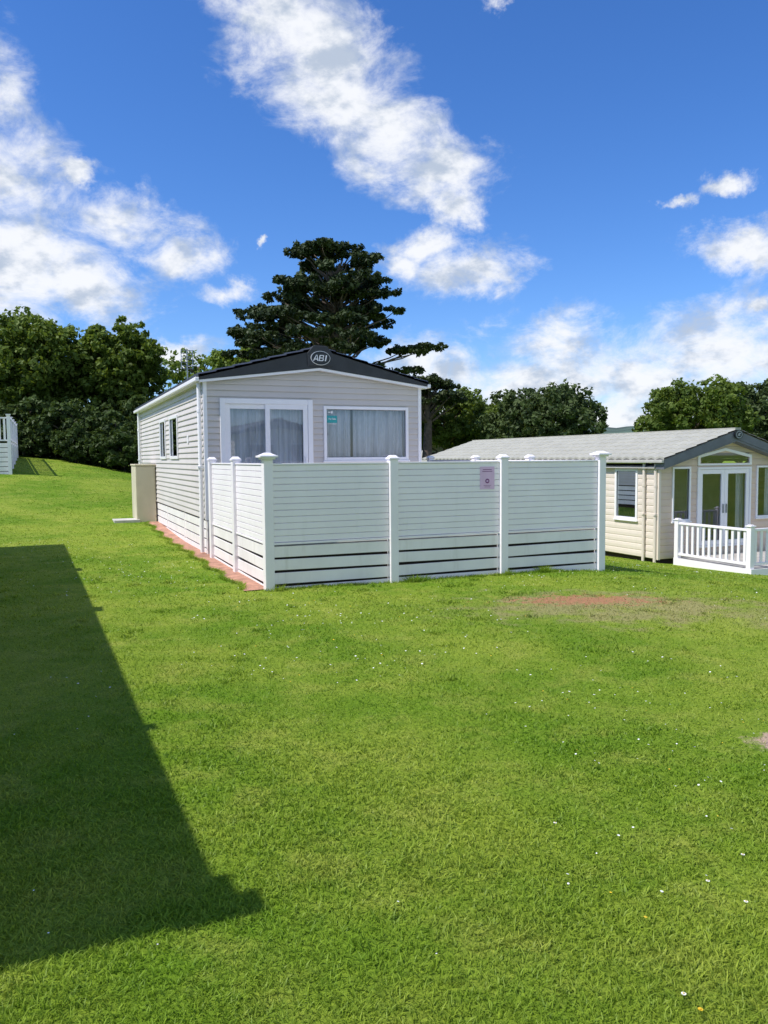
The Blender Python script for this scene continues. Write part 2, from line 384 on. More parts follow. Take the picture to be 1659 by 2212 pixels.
def ring(mb,T,a0,a1,z0,z1,w,o0,o1):
    mb.box(T,a0,a0+w,o0,o1,z0,z1); mb.box(T,a1-w,a1,o0,o1,z0,z1)
    mb.box(T,a0+w,a1-w,o0,o1-.002,z0,z0+w); mb.box(T,a0+w,a1-w,o0,o1-.002,z1-w,z1)
def curtain(parent,T,rngs,z0,z1,off=-.12,blind=False,amp=.032):
    for s,e in rngs:
        mb=MB()
        if blind:
            z=z0
            while z<z1-.03: mb.poly([T(s,off,z),T(e,off,z),T(e,off-.02,z+.03),T(s,off-.02,z+.03)]); z+=.035
        else:
            n=max(4,int((e-s)/.010)); ph=random.uniform(0,6); pr=None
            for k in range(n+1):
                a=s+(e-s)*k/n; w=amp*math.sin(a*58+ph+1.8*math.sin(a*7))+amp*.8*math.sin(a*23+ph*2)
                cur=(a,off+w)
                if pr: mb.poly([T(pr[0],pr[1],z0),T(cur[0],cur[1],z0),T(cur[0],off+(cur[1]-off)*.6,z1),T(pr[0],off+(pr[1]-off)*.6,z1)])
                pr=cur
        o=mb.obj('blind' if blind else 'curtain',M_blind if blind else M_curt,parent,recalc=False,smooth=False)
def pane(parent,T,a0,a1,z0,z1,off=.0,name='window_pane'):
    mb=MB(); mb.poly([T(a0,off,z0),T(a1,off,z0),T(a1,off,z1),T(a0,off,z1)]); return mb.obj(name,M_glass,parent,recalc=False)
def window(parent,T,a0,a1,z0,z1,fw=.055,curt=None,blind=False,mull=(),sill=True,label=None):
    mb=MB(); ring(mb,T,a0,a1,z0,z1,fw,-.05,.04)
    for m in mull: mb.box(T,m-.025,m+.025,-.04,.03,z0+fw,z1-fw)
    if sill: mb.box(T,a0-.02,a1+.02,.0,.06,z0-.035,z0-.001)
    w=mb.obj('window',M_frame,parent,bevel=.005)
    if label: w["label"]=label
    pane(w,T,a0+fw-.005,a1-fw+.005,z0+fw-.005,z1-fw+.005,.005)
    mb=MB(); ring(mb,T,a0+fw,a1-fw,z0+fw,z1-fw,.010,-.0,.016); mb.obj('window_seal',M_slate,w)
    if curt: curtain(w,T,curt,z0+.01,z1-.03)
    if blind: curtain(w,T,[(a0+fw,a1-fw)],z0+fw,z1-fw,-.05,True)
    return w

def caravan(name,loc,label,W,L,zs,zE,zP,botE,botP,ohs,ohf,m_wall,m_front,m_roof,m_fas,course,prof,ops,rot=ANG,skirt=True,group=None,ribs=True,trim=True,detail=True,div=3.2):
    R=root(name,loc,rot,label,'static caravan',group); c=W/2
    TF=lambda a,o,z:(a,-o,z); TL=lambda a,o,z:(-o,a,z); TR=lambda a,o,z:(W+o,a,z); TB=lambda a,o,z:(a,L+o,z)
    R_T={'front':TF,'left':TL,'right':TR,'back':TB}
    sl=(botP-botE)/(c+ohs); H=botE+sl*ohs
    lim=lambda z:((max(0,(z-H)/sl)),(W-max(0,(z-H)/sl)))
    grow=lambda k:[(a+.012,b-.012,z0+.012,z1-.012) for a,b,z0,z1 in ops.get(k,())]
    mb=MB()
    clad(mb,TL,0,L,zs,H-.01,course,prof,grow('left')); clad(mb,TR,0,L,zs,H-.01,course,prof,grow('right'))
    clad(mb,TB,0,W,zs,botP-.01,course,prof,grow('back'),lim)
    mf=mb if m_front is m_wall else MB()
    clad(mf,TF,0,W,zs,botP-.01,course,prof,grow('front'),lim)
    mb.obj('wall',m_wall,R,recalc=False)
    if mf is not mb: mf.obj('front_wall',m_front,R,recalc=False)
    mb=MB(); i=.32
    if detail:
        for (a,b) in (((i,i+.6),(i,L-i)),((W-i,i+.6),(W-i,L-i)),((i,L-i),(W-i,L-i)),((i,div),(W-i,div))):
            mb.poly([(a[0],a[1],zs),(b[0],b[1],zs),(b[0],b[1],H),(a[0],a[1],H)])
    mb.poly([(.03,.03,zs+.02),(W-.03,.03,zs+.02),(W-.03,L-.03,zs+.02),(.03,L-.03,zs+.02)])
    mb.poly([(.03,.03,H-.03),(W-.03,.03,H-.03),(W-.03,L-.03,H-.03),(.03,L-.03,H-.03)])
    mb.obj('interior_lining',M_int,R,recalc=False)
    if trim:
        for x,y in ((-.024,-.024),(W-.036,-.024),(-.024,L-.036),(W-.036,L-.036)): one(T0,x,x+.06,y,y+.06,zs-.01,H-.002,'corner_trim',M_frame if m_wall is M_clad else m_wall,R)
    mb=MB(); y0,y1=-ohf-.01,L+.12; top=.012
    rs_=.27; ny=int((y1-y0)/(rs_/4)) if ribs else 2; ns=7 if ribs else 1
    for side in (0,1):
        def P(u,y,st=0):
            x=-ohs-.02+(c+ohs+.02)*u; z=zE+(zP-zE)*u+top
            if ribs: z+=.034*abs(math.sin(math.pi*(y-y0)/rs_))
            z+=st
            return (x,y,z) if side==0 else (W-x,y,z)
        for q in range(ns):
            u0,u1=q/ns,(q+1)/ns
            for k in range(ny):
                ya,yb=y0+(y1-y0)*k/ny,y0+(y1-y0)*(k+1)/ny
                s=.018 if ribs else 0
                mb.poly([P(u0,ya,s),P(u0,yb,s),P(u1,yb),P(u1,ya)])
                if ribs: mb.poly([P(u0,ya,0 if q else -.03),P(u0,yb,0 if q else -.03),P(u0,yb,s),P(u0,ya,s)])
    mb.poly([(-ohs-.02,y0,zE-.01),(c,y0,zP-.02),(c,y1,zP-.02),(-ohs-.02,y1,zE-.01)]); mb.poly([(W+ohs+.02,y0,zE-.01),(c,y0,zP-.02),(c,y1,zP-.02),(W+ohs+.02,y1,zE-.01)])
    mb.box(T0,c-.09,c+.09,y0-.005,y1+.005,zP-.01,zP+.045)
    mb.obj('roof',m_roof,R,recalc=False)
    for nm,T in (('front_fascia',TF),('rear_fascia',TB)):
        o1=ohf if T is TF else .1
        mb=MB(); pts=[(-ohs,botE),(c,botP),(W+ohs,botE),(W+ohs,zE-.012),(c,zP-.022),(-ohs,zE-.012)]
        mb.prism(T,[pts[0],pts[1],pts[4],pts[5]],.003,o1); mb.prism(T,[pts[1],pts[2],pts[3],pts[4]],.003,o1); mb.obj(nm,m_fas,R)
    mb=MB(); tk=.045
    mb.prism(TF,[(-ohs,botE-tk),(c,botP-tk),(c,botP-.003),(-ohs,botE-.003)],.022,ohf-.012)
    mb.prism(TF,[(c,botP-tk),(W+ohs,botE-tk),(W+ohs,botE-.003),(c,botP-.003)],.022,ohf-.012)
    mb.obj('verge_trim',M_frame if m_wall is not M_cream else m_fas,R)
    for s in (0,1):
        X=(lambda x:x) if s==0 else (lambda x:W-x)
        m_g=M_frame if m_wall is not M_cream else M_gutter
        xs=sorted((X(-ohs-.075),X(-ohs-.005))); one(T0,xs[0],xs[1],-ohf+.0,L+.08,zE-.085,zE-.015,'gutter',m_g,R,.012)
        xs=sorted((X(-ohs),X(-.02))); one(T0,xs[0],xs[1],.03,L-.01,botE-.03,botE-.006,'soffit',m_g,R)
    return R,R_T,H
def downpipe(parent,x,y,z0,z1,mat,kick=0):
    mb=MB(); mb.tube([(x,y,z1+.02),(x,y,z0)],.035,10); mb.tube([(x,y,z1-.5),(x,y,z1-.44)],.043,10)
    mb.box(T0,x-.05,x+.05,y-.045,y+.045,(z0+z1)/2,(z0+z1)/2+.035)
    mb.obj('downpipe',mat,parent,smooth=False)

# ------------------------------------------------------------ main caravan
W,L=4.05,9.7
ops={'front':[(.25,1.91,.66,2.69),(2.12,3.80,1.61,2.59)],'left':[(2.85,3.95,1.66,2.56),(4.6,5.5,1.66,2.56)],'right':[(1.5,2.7,1.6,2.6),(4,4.9,.66,2.6)]}
main,TT,H=caravan('static_caravan',(-3.03,13.45,0),'pale grey clad static caravan with black gable roof and sliding door',W,L,.62,3.04,3.60,2.985,3.255,.10,.14,M_clad,M_clad,M_char,M_char,.105,LAP,ops)
TF,TL=TT['front'],TT['left']
mb=MB(); a0,a1,z0,z1=.25,1.91,.66,2.69
ring(mb,TF,a0,a1,z0,z1,.09,-.05,.05); d=mb.obj('sliding_door',M_frame,main,bevel=.006)
for k,(s,e,o) in enumerate(((.345,1.13,.0),(1.04,1.815,.022))):
    mb=MB(); ring(mb,TF,s,e,z0+.09,z1-.09,.085,o-.02,o+.02); f=mb.obj('door_leaf',M_frame,d,bevel=.004)
    pane(d,TF,s+.08,e-.08,z0+.17,z1-.17,o,'door_pane')
mb=MB(); mb.box(TF,1.755,1.785,.045,.075,1.45,1.68); mb.box(TF,1.745,1.795,.042,.052,1.42,1.71); mb.obj('handle',M_frame,d,bevel=.006)
one(TF,.5,1.7,-.02,.02,.40,.60,'door_threshold',M_frame,main)
curtain(d,TF,[(.34,1.06),(1.10,1.76)],z0+.05,z1-.05,-.11,amp=.026)
w=window(main,TF,2.12,3.80,1.61,2.59,.055,curt=[(2.14,2.70),(2.73,3.79)])
for a,b,c_,e_ in ((2.85,3.95,1.66,2.56),(4.6,5.5,1.66,2.56)):
    window(main,TL,a,b,c_,e_,.06,blind=False,sill=False)
TR_=TT['right']; window(main,TR_,1.5,2.7,1.6,2.6,.06,curt=[(1.6,2.0)]); window(main,TR_,4,4.9,.66,2.6,.08,sill=False)
st=root('window_sticker',(0,0,0),0,'small teal sticker with white lettering on window glass','sticker'); st.location=main.location; st.rotation_euler=main.rotation_euler
one(TF,2.19,2.38,.008,.012,2.29,2.42,'sticker_sheet',M_teal,st)
def text(parent,name,body,size,loc,mat,shear=0,bold=0.0,ext=.004,rotz=0,sx=1):
    cu=bpy.data.curves.new(name,'FONT'); cu.body=body; cu.size=size; cu.align_x='CENTER'; cu.align_y='CENTER'; cu.shear=shear; cu.extrude=ext; cu.offset=bold
    t=bpy.data.objects.new(name,cu); COL.objects.link(t); bpy.context.view_layer.update()
    me=bpy.data.meshes.new_from_object(t.evaluated_get(bpy.context.evaluated_depsgraph_get())); bpy.data.objects.remove(t)
    me.materials.clear(); me.materials.append(mat); o=bpy.data.objects.new(name,me); link(o,parent); o.location=loc; o.rotation_euler=(math.pi/2,0,rotz); o.scale=(sx,1,1); return o
text(st,'lettering','For Sale',.042,(2.285,-.016,2.36),M_brightw,0,.001,.001)
one(TF,2.20,2.37,.008,.011,2.265,2.276,'sticker_mark',M_brightw,st); one(TF,2.21,2.25,.008,.011,2.47,2.49,'sticker_mark',M_brightw,st); one(TF,2.26,2.30,.008,.011,2.46,2.50,'sticker_mark',M_brightw,st)
bz=3.42; bc=W/2
def ellip(mb,T,cx,cz,rx,rz,o0,o1,seg=40): mb.prism(T,[(cx+rx*math.cos(2*math.pi*k/seg),cz+rz*math.sin(2*math.pi*k/seg)) for k in range(seg)],o0,o1)
mb=MB(); mb.prism(TF,[(bc-.22,3.28),(bc+.22,3.28),(bc+.24,3.50),(bc+.13,3.635),(bc-.13,3.635),(bc-.24,3.50)],.135,.165); mb.obj('badge_backing',M_char,main,bevel=.01)
mb=MB(); ellip(mb,TF,bc,bz,.180,.124,.166,.180); bd=mb.obj('badge',M_brightw,main)
mb=MB(); ellip(mb,TF,bc,bz,.171,.115,.181,.186); mb.obj('badge_face',M_black,bd)
def letter(strokes,x0,w,h,zb,sh=.22,nm='badge_lettering'):
    mb=MB()
    for pts in strokes:
        mb.prism(TF,[(x0+px*w+sh*pz*h,zb+pz*h) for px,pz in pts],.187,.191)
    mb.obj(nm,M_brightw,bd)
lh=.105; zb0=bz-lh/2
letter([[(-.02,0),(.18,0),(.50,1),(.38,1)],[(.5,1),(.62,1),(1.02,0),(.82,0)],[(.24,.22),(.78,.22),(.72,.38),(.30,.38)]],bc-.143,.093,lh,zb0)
letter([[(0,0),(.20,0),(.20,1),(0,1)],[(.20,.86),(.80,.86),(.88,1),(.20,1)],[(.20,.44),(.84,.44),(.84,.57),(.20,.57)],[(.20,0),(.88,0),(.8,.14),(.20,.14)],[(.80,.14),(.88,0),(1.0,.12),(1.0,.42),(.84,.5),(.80,.44)],[(.76,.56),(.84,.5),(.95,.6),(.95,.9),(.88,1),(.76,.86)]],bc-.042,.088,lh,zb0)
letter([[(0,0),(1,0),(1,1),(0,1)]],bc+.073,.022,lh,zb0)
mb=MB()
for k in range(4):
    z1=.585-k*.165; z0=z1-.135
    mb.box(TL,.0,L,-.035,-.002,z0,z1); mb.box(TF,.0,W,-.035,-.01,z0,z1); mb.box(TR_,0,L,-.035,-.01,z0,z1)
mb.box(TL,0,L,-.035,-.012,-.3,-.08)
for y in (.02,2.4,4.8,7.2,L-.08): mb.box(TL,y,y+.06,-.034,.004,-.2,.6)
mb.obj('skirting',M_board,main)
one(T0,.12,W-.12,.12,L-.1,-.3,.6,'underfloor_shade_block',M_dark,main)  # dark filler block, colours in the shade behind the skirting
downpipe(main,-.075,.10,.05,2.95,M_frame); downpipe(main,-.075,L-.25,.3,2.95,M_frame)
mb=MB(); mb.tube([(-.04,.42,.62),(-.04,.42,.1)],.025,8); mb.obj('waste_pipe',M_frame,main)
one(TL,1.6,1.72,.0,.03,1.95,2.1,'wall_vent',M_frame,main,.004)
mb=MB(); ax,ay=1.28,9.35; mb.tube([(ax,ay,3.3),(ax,ay,4.75)],.018,6)
for k in range(7): mb.tube([(ax-.16,ay,4.22+k*.085),(ax+.16,ay,4.22+k*.085)],.009,4)
for s in (-.16,.16): mb.tube([(ax+s,ay,4.2),(ax+s,ay,4.75)],.010,4)
mb.tube([(ax,ay-.35,4.48),(ax,ay+.05,4.48)],.010,4)
mb.obj('television_aerial',M_metal,main)

sb=root('storage_box',(0,0,0),0,'cream upright storage box standing against the caravan side','storage box'); sb.location=main.location; sb.rotation_euler=main.rotation_euler
one(T0,-.50,-.03,6.5,7.5,.0,1.50,'body',M_box,sb,.012)
one(T0,-.52,-.02,6.47,7.53,1.503,1.545,'lid',M_box,sb,.012)
one(T0,-.48,-.06,6.490,6.498,.05,1.47,'door',M_box,sb,.003)
ps=root('paving_slab',(-6.36,19.35,float(terrain(-6.36,19.35))+.0),ANG,'pale concrete paving slab lying in the grass by the box','paving slab')
one(T0,-.30,.30,-.30,.30,-.1,.05,'slab',M_conc,ps,.01)

mb=MB(); n=80
for k in range(n):
    b0_,b1_=-3.98+10.4*k/n,-3.98+10.4*(k+1)/n; P=[]
    for a,b in ((-.27+.05*math.sin(b0_*5),b0_),(.1,b0_),(.1,b1_),(-.27+.05*math.sin(b1_*5),b1_)):
        x=CAR[0]+a*CA-b*SA; y=CAR[1]+a*SA+b*CA; P.append((x,y,float(terrain(x,y))+.012))
    mb.poly(P)
o=mb.obj('path',M_red,recalc=False); meta(o,kind='structure')

# ------------------------------------------------------------ privacy fence / deck
fe=root('privacy_fence',(C0[0],C0[1],0),ANG,'white plastic privacy fence with slatted skirt enclosing raised deck','fence')
def post(x,y,z0,big=False):
    mb=MB(); mb.box(T0,x-.06,x+.06,y-.06,y+.06,z0,1.625 if not big else 1.64); p=mb.obj('post',M_white,fe,bevel=.008)
    mb=MB(); 
    if big:
        mb.box(T0,x-.115,x+.115,y-.115,y+.115,1.665,1.69); mb.box(T0,x-.085,x+.085,y-.085,y+.085,1.641,1.664)
        q=.10; n=len(mb.v)
        mb.v+=[(x-q,y-q,1.691),(x+q,y-q,1.691),(x+q,y+q,1.691),(x-q,y+q,1.691),(x-.03,y-.03,1.725),(x+.03,y-.03,1.725),(x+.03,y+.03,1.725),(x-.03,y+.03,1.725)]
    else:
        mb.box(T0,x-.072,x+.072,y-.072,y+.072,1.626,1.65)
        q=.066; n=len(mb.v)
        mb.v+=[(x-q,y-q,1.651),(x+q,y-q,1.651),(x+q,y+q,1.651),(x-q,y+q,1.651),(x-.035,y-.035,1.685),(x+.035,y-.035,1.685),(x+.035,y+.035,1.685),(x-.035,y+.035,1.685)]
    for f in ((0,3,2,1),(4,5,6,7),(0,1,5,4),(1,2,6,5),(2,3,7,6),(3,0,4,7)): mb.f.append(tuple(n+i for i in f)); mb.m.append(0)
    mb.obj('post_cap',M_white,p,bevel=.004)
def bay(T,a0,a1,zlow):
    mb=MB(); clad(mb,T,a0+.06,a1-.06,.60,1.57,.081,GRV)
    mb.box(T,a0+.06,a1-.06,-.03,-.010,.60,1.568)
    pn=mb.obj('panel',M_white,fe,recalc=False)
    for za,zb in ((1.571,1.592),(.572,.598)): one(T,a0+.058,a1-.058,-.035,.024,za,zb,'panel_rail',M_white,fe,.003)
    k=0; z1=.548
    while z1>zlow:
        z0=z1-.138+random.uniform(-.005,.005); mb=MB(); dz=random.uniform(-.007,.007)
        mb.prism(T,[(a0+.058,z0+dz),(a1-.058,z0-dz),(a1-.058,z1-dz),(a0+.058,z1+dz)],-.012,.008); mb.obj('skirt_board',M_board,fe,bevel=.003); z1=z0-.031
FF=lambda a,o,z:(a,-o,z); FL=lambda a,o,z:(-o,a,z); FR=lambda a,o,z:(5.10+o,a,z)
post(0,0,-.3,True); post(5.10,0,-.5,True)
for x in (1.70,3.40): post(x,0,-.4)
for y in (1.75,3.5): post(0,y,-.3)
for y in (1.87,3.72,5.65): post(5.10,y,-.6)
for a,b in ((0,1.7),(1.7,3.4),(3.4,5.1)): bay(FF,a,b,-.02)
for a,b in ((0,1.75),(1.75,3.5)): bay(FL,a,b,-.02)
for a,b in ((0,1.87),(1.87,3.72),(3.72,5.65)): bay(FR,a,b,-.3)
mb=MB(); y=.05
while y<3.85: mb.box(T0,.04,5.05,y,y+.135,.535,.56); y+=.142
while y<5.6: mb.box(T0,4.12,5.05,y,y+.135,.535,.56); y+=.142
mb.obj('deck_floor',M_deck,fe)
one(T0,.06,5.04,.06,3.9,-.5,.50,'deck_shade_block',M_dark,fe)  # solid dark block painting the shade below the deck boards
no=root('notice',(C0[0],C0[1],0),ANG,'small pink paper notice with round purple emblem on fence panel','notice')
one(FF,3.025,3.255,.013,.016,1.20,1.515,'notice_sheet',M_pink,no)
for z,w_,t in ((1.47,.07,.008),(1.445,.08,.008),(1.25,.06,.005),(1.23,.045,.005)): one(FF,3.14-w_,3.14+w_,.0165,.0175,z,z+t,'notice_print',M_purp,no)
mb=MB(); ellip(mb,FF,3.14,1.315,.033,.033,.0165,.018,24); em=mb.obj('emblem',M_purp,no)
mb=MB(); ellip(mb,FF,3.14,1.315,.018,.012,.0185,.0195,16); mb.obj('emblem_centre',M_pink,em)

# ------------------------------------------------------------ right caravan
W2,L2=4.06,11.7; zb=-.85
ops={'front':[(.36,.90,1.0,2.24),(1.10,2.77,.36,2.22),(1.20,2.71,2.30,2.56),(2.95,3.70,1.0,2.24)],'left':[(.67,1.46,1.0,2.20),(4.3,5.4,1.0,2.2)]}
rc,TT2,H2=caravan('static_caravan',(RC[0],RC[1],zb),'cream clad static caravan with light grey tiled roof and glazed gable',W2,L2,.16,2.42,3.08,2.24,2.86,.12,.28,M_cream,M_tan,M_tile,M_slate,.15,LOG,ops,div=1.6)
TF2,TL2=TT2['front'],TT2['left']
window(rc,TF2,.36,.90,1.0,2.24,.045,curt=[(.38,.50)],sill=True)
window(rc,TF2,2.95,3.70,1.0,2.24,.045,curt=[(3.0,3.15),(3.4,3.68)],sill=True)
window(rc,TL2,.67,1.46,1.0,2.20,.06,blind=True); window(rc,TL2,4.3,5.4,1.0,2.2,.06,curt=[(4.3,4.6)])
mb=MB(); ring(mb,TF2,1.10,2.77,.36,2.22,.05,-.05,.045); d=mb.obj('french_door',M_frame,rc,bevel=.005)
for s,e in ((1.155,1.932),(1.938,2.715)):
    mb=MB(); ring(mb,TF2,s,e,.415,2.165,.10,-.02,.03); mb.obj('door_leaf',M_frame,d,bevel=.004); pane(d,TF2,s+.095,e-.095,.51,2.07,.005,'door_pane')
for x in (1.885,1.985): one(TF2,x-.012,x+.012,.03,.06,1.15,1.36,'handle',M_metal,d)
curtain(d,TF2,[(1.2,1.42),(2.45,2.68)],.45,2.1,-.15)
mb=MB(); c2=W2/2; cd_=1.935
mb.box(TF2,1.10,2.77,-.02,.04,2.262,2.302); mb.prism(TF2,[(1.10,2.302),(1.16,2.302),(1.16,2.44),(cd_,2.60),(cd_,2.66),(1.10,2.50)],-.02,.04); mb.prism(TF2,[(2.71,2.302),(2.77,2.302),(2.77,2.50),(cd_,2.66),(cd_,2.60),(2.71,2.44)],-.02,.04)
aw=mb.obj('apex_window',M_frame,rc); mb=MB(); mb.poly([TF2(1.15,.0,2.30),TF2(2.72,.0,2.30),TF2(2.72,.0,2.45),TF2(cd_,.0,2.61),TF2(1.15,.0,2.45)]); mb.obj('window_pane',M_glass,aw,recalc=False)
mb=MB(); ellip(mb,TF2,c2,2.965,.13,.10,.30,.33,24); bd2=mb.obj('badge',M_black,rc)
mb=MB()
for k in range(24):
    t0,t1=2*math.pi*k/24,2*math.pi*(k+1)/24
    mb.poly([TF2(c2+r*math.cos(t)*1.15,.332,2.965+r*math.sin(t)) for r,t in ((.07,t0),(.085,t0),(.085,t1),(.07,t1))])
mb.prism(TF2,[(c2-.05,2.94),(c2+.0,3.005),(c2+.06,2.99),(c2+.01,2.97),(c2+.03,2.935)],.331,.334); mb.obj('badge_emblem',M_metal,bd2,recalc=False)
one(T0,.08,W2-.08,.08,L2-.1,-.3,.15,'underfloor_shade_block',M_dark,rc)  # dark filler painting the shaded gap below the caravan floor
downpipe(rc,-.06,.42,.0,2.3,M_cream); downpipe(rc,-.05,.06,.0,2.3,M_cream)
dk=root('veranda',(6.43,17.75,zb),ANG,'low white veranda with picket balustrade in front of caravan','veranda')
mb=MB(); y=-2.27
while y<-.30: mb.box(T0,-.02,3.9,y,y+.13,.19,.215); y+=.137
mb.obj('deck_floor',M_deck,dk)
mb=MB(); mb.box(T0,-.06,-.03,-2.33,-.24,-.3,.215); mb.box(T0,-.06,3.95,-2.36,-2.33,-.4,.215); mb.obj('deck_edging',M_white,dk)
def post2(x,y):
    mb=MB(); mb.box(T0,x-.055,x+.055,y-.055,y+.055,-.3,1.06); p=mb.obj('post',M_white,dk,bevel=.006)
    mb=MB(); mb.box(T0,x-.075,x+.075,y-.075,y+.075,1.062,1.085); mb.box(T0,x-.045,x+.045,y-.045,y+.045,1.086,1.105); mb.obj('post_cap',M_white,p,bevel=.006)
for x,y in ((0,-.30),(0,-2.27),(1.9,-2.27),(3.85,-2.27)): post2(x,y)
DL=lambda a,o,z:(-o,a,z); DF=lambda a,o,z:(a,-2.27-o,z)
for T,s,e in ((DL,-2.215,-.355),(DF,.055,1.845),(DF,1.955,3.795)):
    one(T,s,e,-.035,.035,.97,1.02,'rail',M_white,dk,.004); one(T,s,e,-.025,.025,.28,.33,'rail',M_white,dk,.004)
    n=int((e-s)/.155)
    for k in range(n):
        a=s+(e-s)*(k+.5)/n; one(T,a-.030,a+.030,-.012,.012,.331,.969,'baluster',M_white,dk)

# ------------------------------------------------------------ dark-roofed caravan farther back
ops={'front':[(.4,1.6,.7,2.4),(2.1,3.6,1.3,2.3)]}
bx,by=2.9,58.5; fc,TT3,_=caravan('static_caravan',(bx,by,-.30),'grey static caravan with dark gable roof beyond the fence',4.0,9,.4,2.85,3.45,2.78,3.02,.12,.2,M_clad,M_clad,M_char,M_char,.15,LAP,ops,ribs=False)
window(fc,TT3['front'],2.1,3.6,1.3,2.3,.06,curt=[(2.2,2.8)]); window(fc,TT3['front'],.4,1.6,.7,2.4,.08,sill=False)
mb=MB(); ellip(mb,TT3['front'],2.0,3.26,.2,.13,.205,.23,20); mb.obj('badge',M_brightw,fc)
ops={'front':[(.4,1.9,.7,2.6),(2.2,3.5,1.5,2.5)],'right':[(2,3.2,1.5,2.5),(5,5.8,.7,2.6),(8,9,1.5,2.5)]}
nc,TT4,_=caravan('static_caravan',(NEI[0],NEI[1],0),'grey static caravan beside the lawn casting a long shadow',WN,13.2,.6,3.02,3.6,2.95,3.2,.1,.1,M_clad,M_clad,M_char,M_char,.15,LAP,ops,ribs=False,rot=NROT)
for a in ops['right']: window(nc,TT4['right'],*a,.06,curt=[(a[0]+.05,a[0]+.3)],sill=False)
for a in ops['front']: window(nc,TT4['front'],*a,.06,curt=[(a[0]+.05,a[0]+.3)],sill=False)
mb=MB()
for k in range(4):
    z1=.57-k*.165; mb.box(TT4['right'],0,13.2,-.035,-.01,z1-.145,z1); mb.box(TT4['front'],0,WN,-.035,-.01,z1-.145,z1)
mb.obj('skirting',M_board,nc)
mb=MB(); mb.prism(lambda a,o,z:(a,o,z),[(WN+.02,3.06),(WN+.33,2.97),(WN+.33,2.90),(WN+.02,2.93)],-.14,.02); mb.prism(lambda a,o,z:(a,o,z),[(WN+.02,3.05),(WN+.24,2.99),(WN+.24,2.93),(WN+.02,2.93)],.02,.18); mb.obj('roof_end_cap',M_char,nc)
one(T0,WN+.15,WN+.27,6.2,6.5,2.93,2.99,'eave_shadow_bump',M_frame,nc); one(T0,WN+.15,WN+.24,2.0,2.12,2.93,2.99,'eave_shadow_bump',M_frame,nc); one(T0,WN+.15,WN+.26,9.6,9.9,2.93,2.99,'eave_shadow_bump',M_frame,nc)  # boxes added at the eave to put small bumps in its shadow edge
one(T0,.1,WN-.1,.1,13.1,-.2,.58,'underfloor_shade_block',M_dark,nc)  # dark underfloor filler, shade put into its colour
x,y=pq(-15.5,7.4)
rf,TT5,_=caravan('static_caravan',(x,y,0),'cream static caravan with grey roof reflected in the windows',4.0,9.5,.5,2.75,3.35,2.68,2.95,.12,.2,M_cream,M_cream,M_slate,M_slate,.15,LAP,{'back':[(.4,1.7,.7,2.3),(2.2,3.6,1.2,2.3)]},ribs=False)
for a in ((.4,1.7,.7,2.3),(2.2,3.6,1.2,2.3)): window(rf,TT5['back'],*a,.06,curt=[(a[0]+.05,a[0]+.3)],sill=False)
one(T0,.05,3.95,.05,9.4,-.2,.5,'skirting',M_board,rf)

# ------------------------------------------------------------ far left decked balustrade
lx,ly=-13.45,28.4; lz=float(terrain(lx,ly))
ld=root('veranda',(lx,ly,lz),ANG,'raised white veranda with slatted skirt and picket rail on grass bank','veranda')
LD=8.0; TL6=lambda a,o,z:(o,a,z); TF6=lambda a,o,z:(a,-o,z)
mb=MB()
for k in range(8):
    z1=1.12-k*.17; mb.box(TF6,-5,0,-.02,.01,z1-.15,z1); mb.box(TL6,0,LD,-.02,.01,z1-.15,z1)
mb.obj('skirting',M_board,ld)
one(T0,-4.95,-.06,.05,LD,-.3,1.1,'deck_shade_block',M_dark,ld)  # dark block whose colour stands for the shade inside the veranda skirt
for x,y in ((0,0),(-1.7,0),(-3.4,0),(-5,0),(0,2),(0,4),(0,6),(0,8)):
    p=one(T0,x-.06,x+.06,y-.06,y+.06,-.4,2.12,'post',M_white,ld); one(T0,x-.08,x+.08,y-.08,y+.08,2.122,2.16,'post_cap',M_white,p)
for T,s,e in ((TF6,-4.94,-3.46),(TF6,-3.34,-1.76),(TF6,-1.64,-.06),(TL6,.06,1.94),(TL6,2.06,3.94),(TL6,4.06,5.94),(TL6,6.06,7.94)):
    one(T,s,e,-.03,.03,2.0,2.05,'rail',M_white,ld); one(T,s,e,-.03,.03,1.20,1.25,'rail',M_white,ld)
    n=int((e-s)/.15)
    for k in range(n):
        a=s+(e-s)*(k+.5)/n; one(T,a-.035,a+.035,-.012,.012,1.251,1.999,'baluster',M_white,ld)

# ------------------------------------------------------------ trees
def leaves(name,parent,cen,rad,per,size,mat,flat=1.0,asp=1.0,shade=None,up=.0):
    n=len(cen); N=n*per; idx=np.repeat(np.arange(n),per)
    d=rng.normal(size=(N,3)); d/=np.linalg.norm(d,axis=1)[:,None]; r=rng.uniform(.25,1,N)**.55
    off=d*r[:,None]*rad[idx][:,None]; off[:,2]*=flat
    P=cen[idx]+off
    nrm=d*.7+rng.normal(size=(N,3))*.6; nrm[:,2]+=.35+up; nrm/=np.linalg.norm(nrm,axis=1)[:,None]
    t=np.cross(nrm,rng.normal(size=(N,3))); t/=np.linalg.norm(t,axis=1)[:,None]; b=np.cross(nrm,t)
    s=size*rng.uniform(.6,1.3,N)[:,None]
    q=np.zeros((N,4,3)); q[:,0]=P-t*s*asp; q[:,1]=P-b*s*.55; q[:,2]=P+t*s*asp; q[:,3]=P+b*s*.55
    f=np.arange(N*4).reshape(N,4)
    sh=shade if shade is not None else rng.uniform(.15,.85,n)
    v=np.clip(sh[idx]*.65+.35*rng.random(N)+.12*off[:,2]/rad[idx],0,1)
    return npmesh(name,q.reshape(-1,3),[f],mat,parent,{'shade':np.repeat(v,4)})
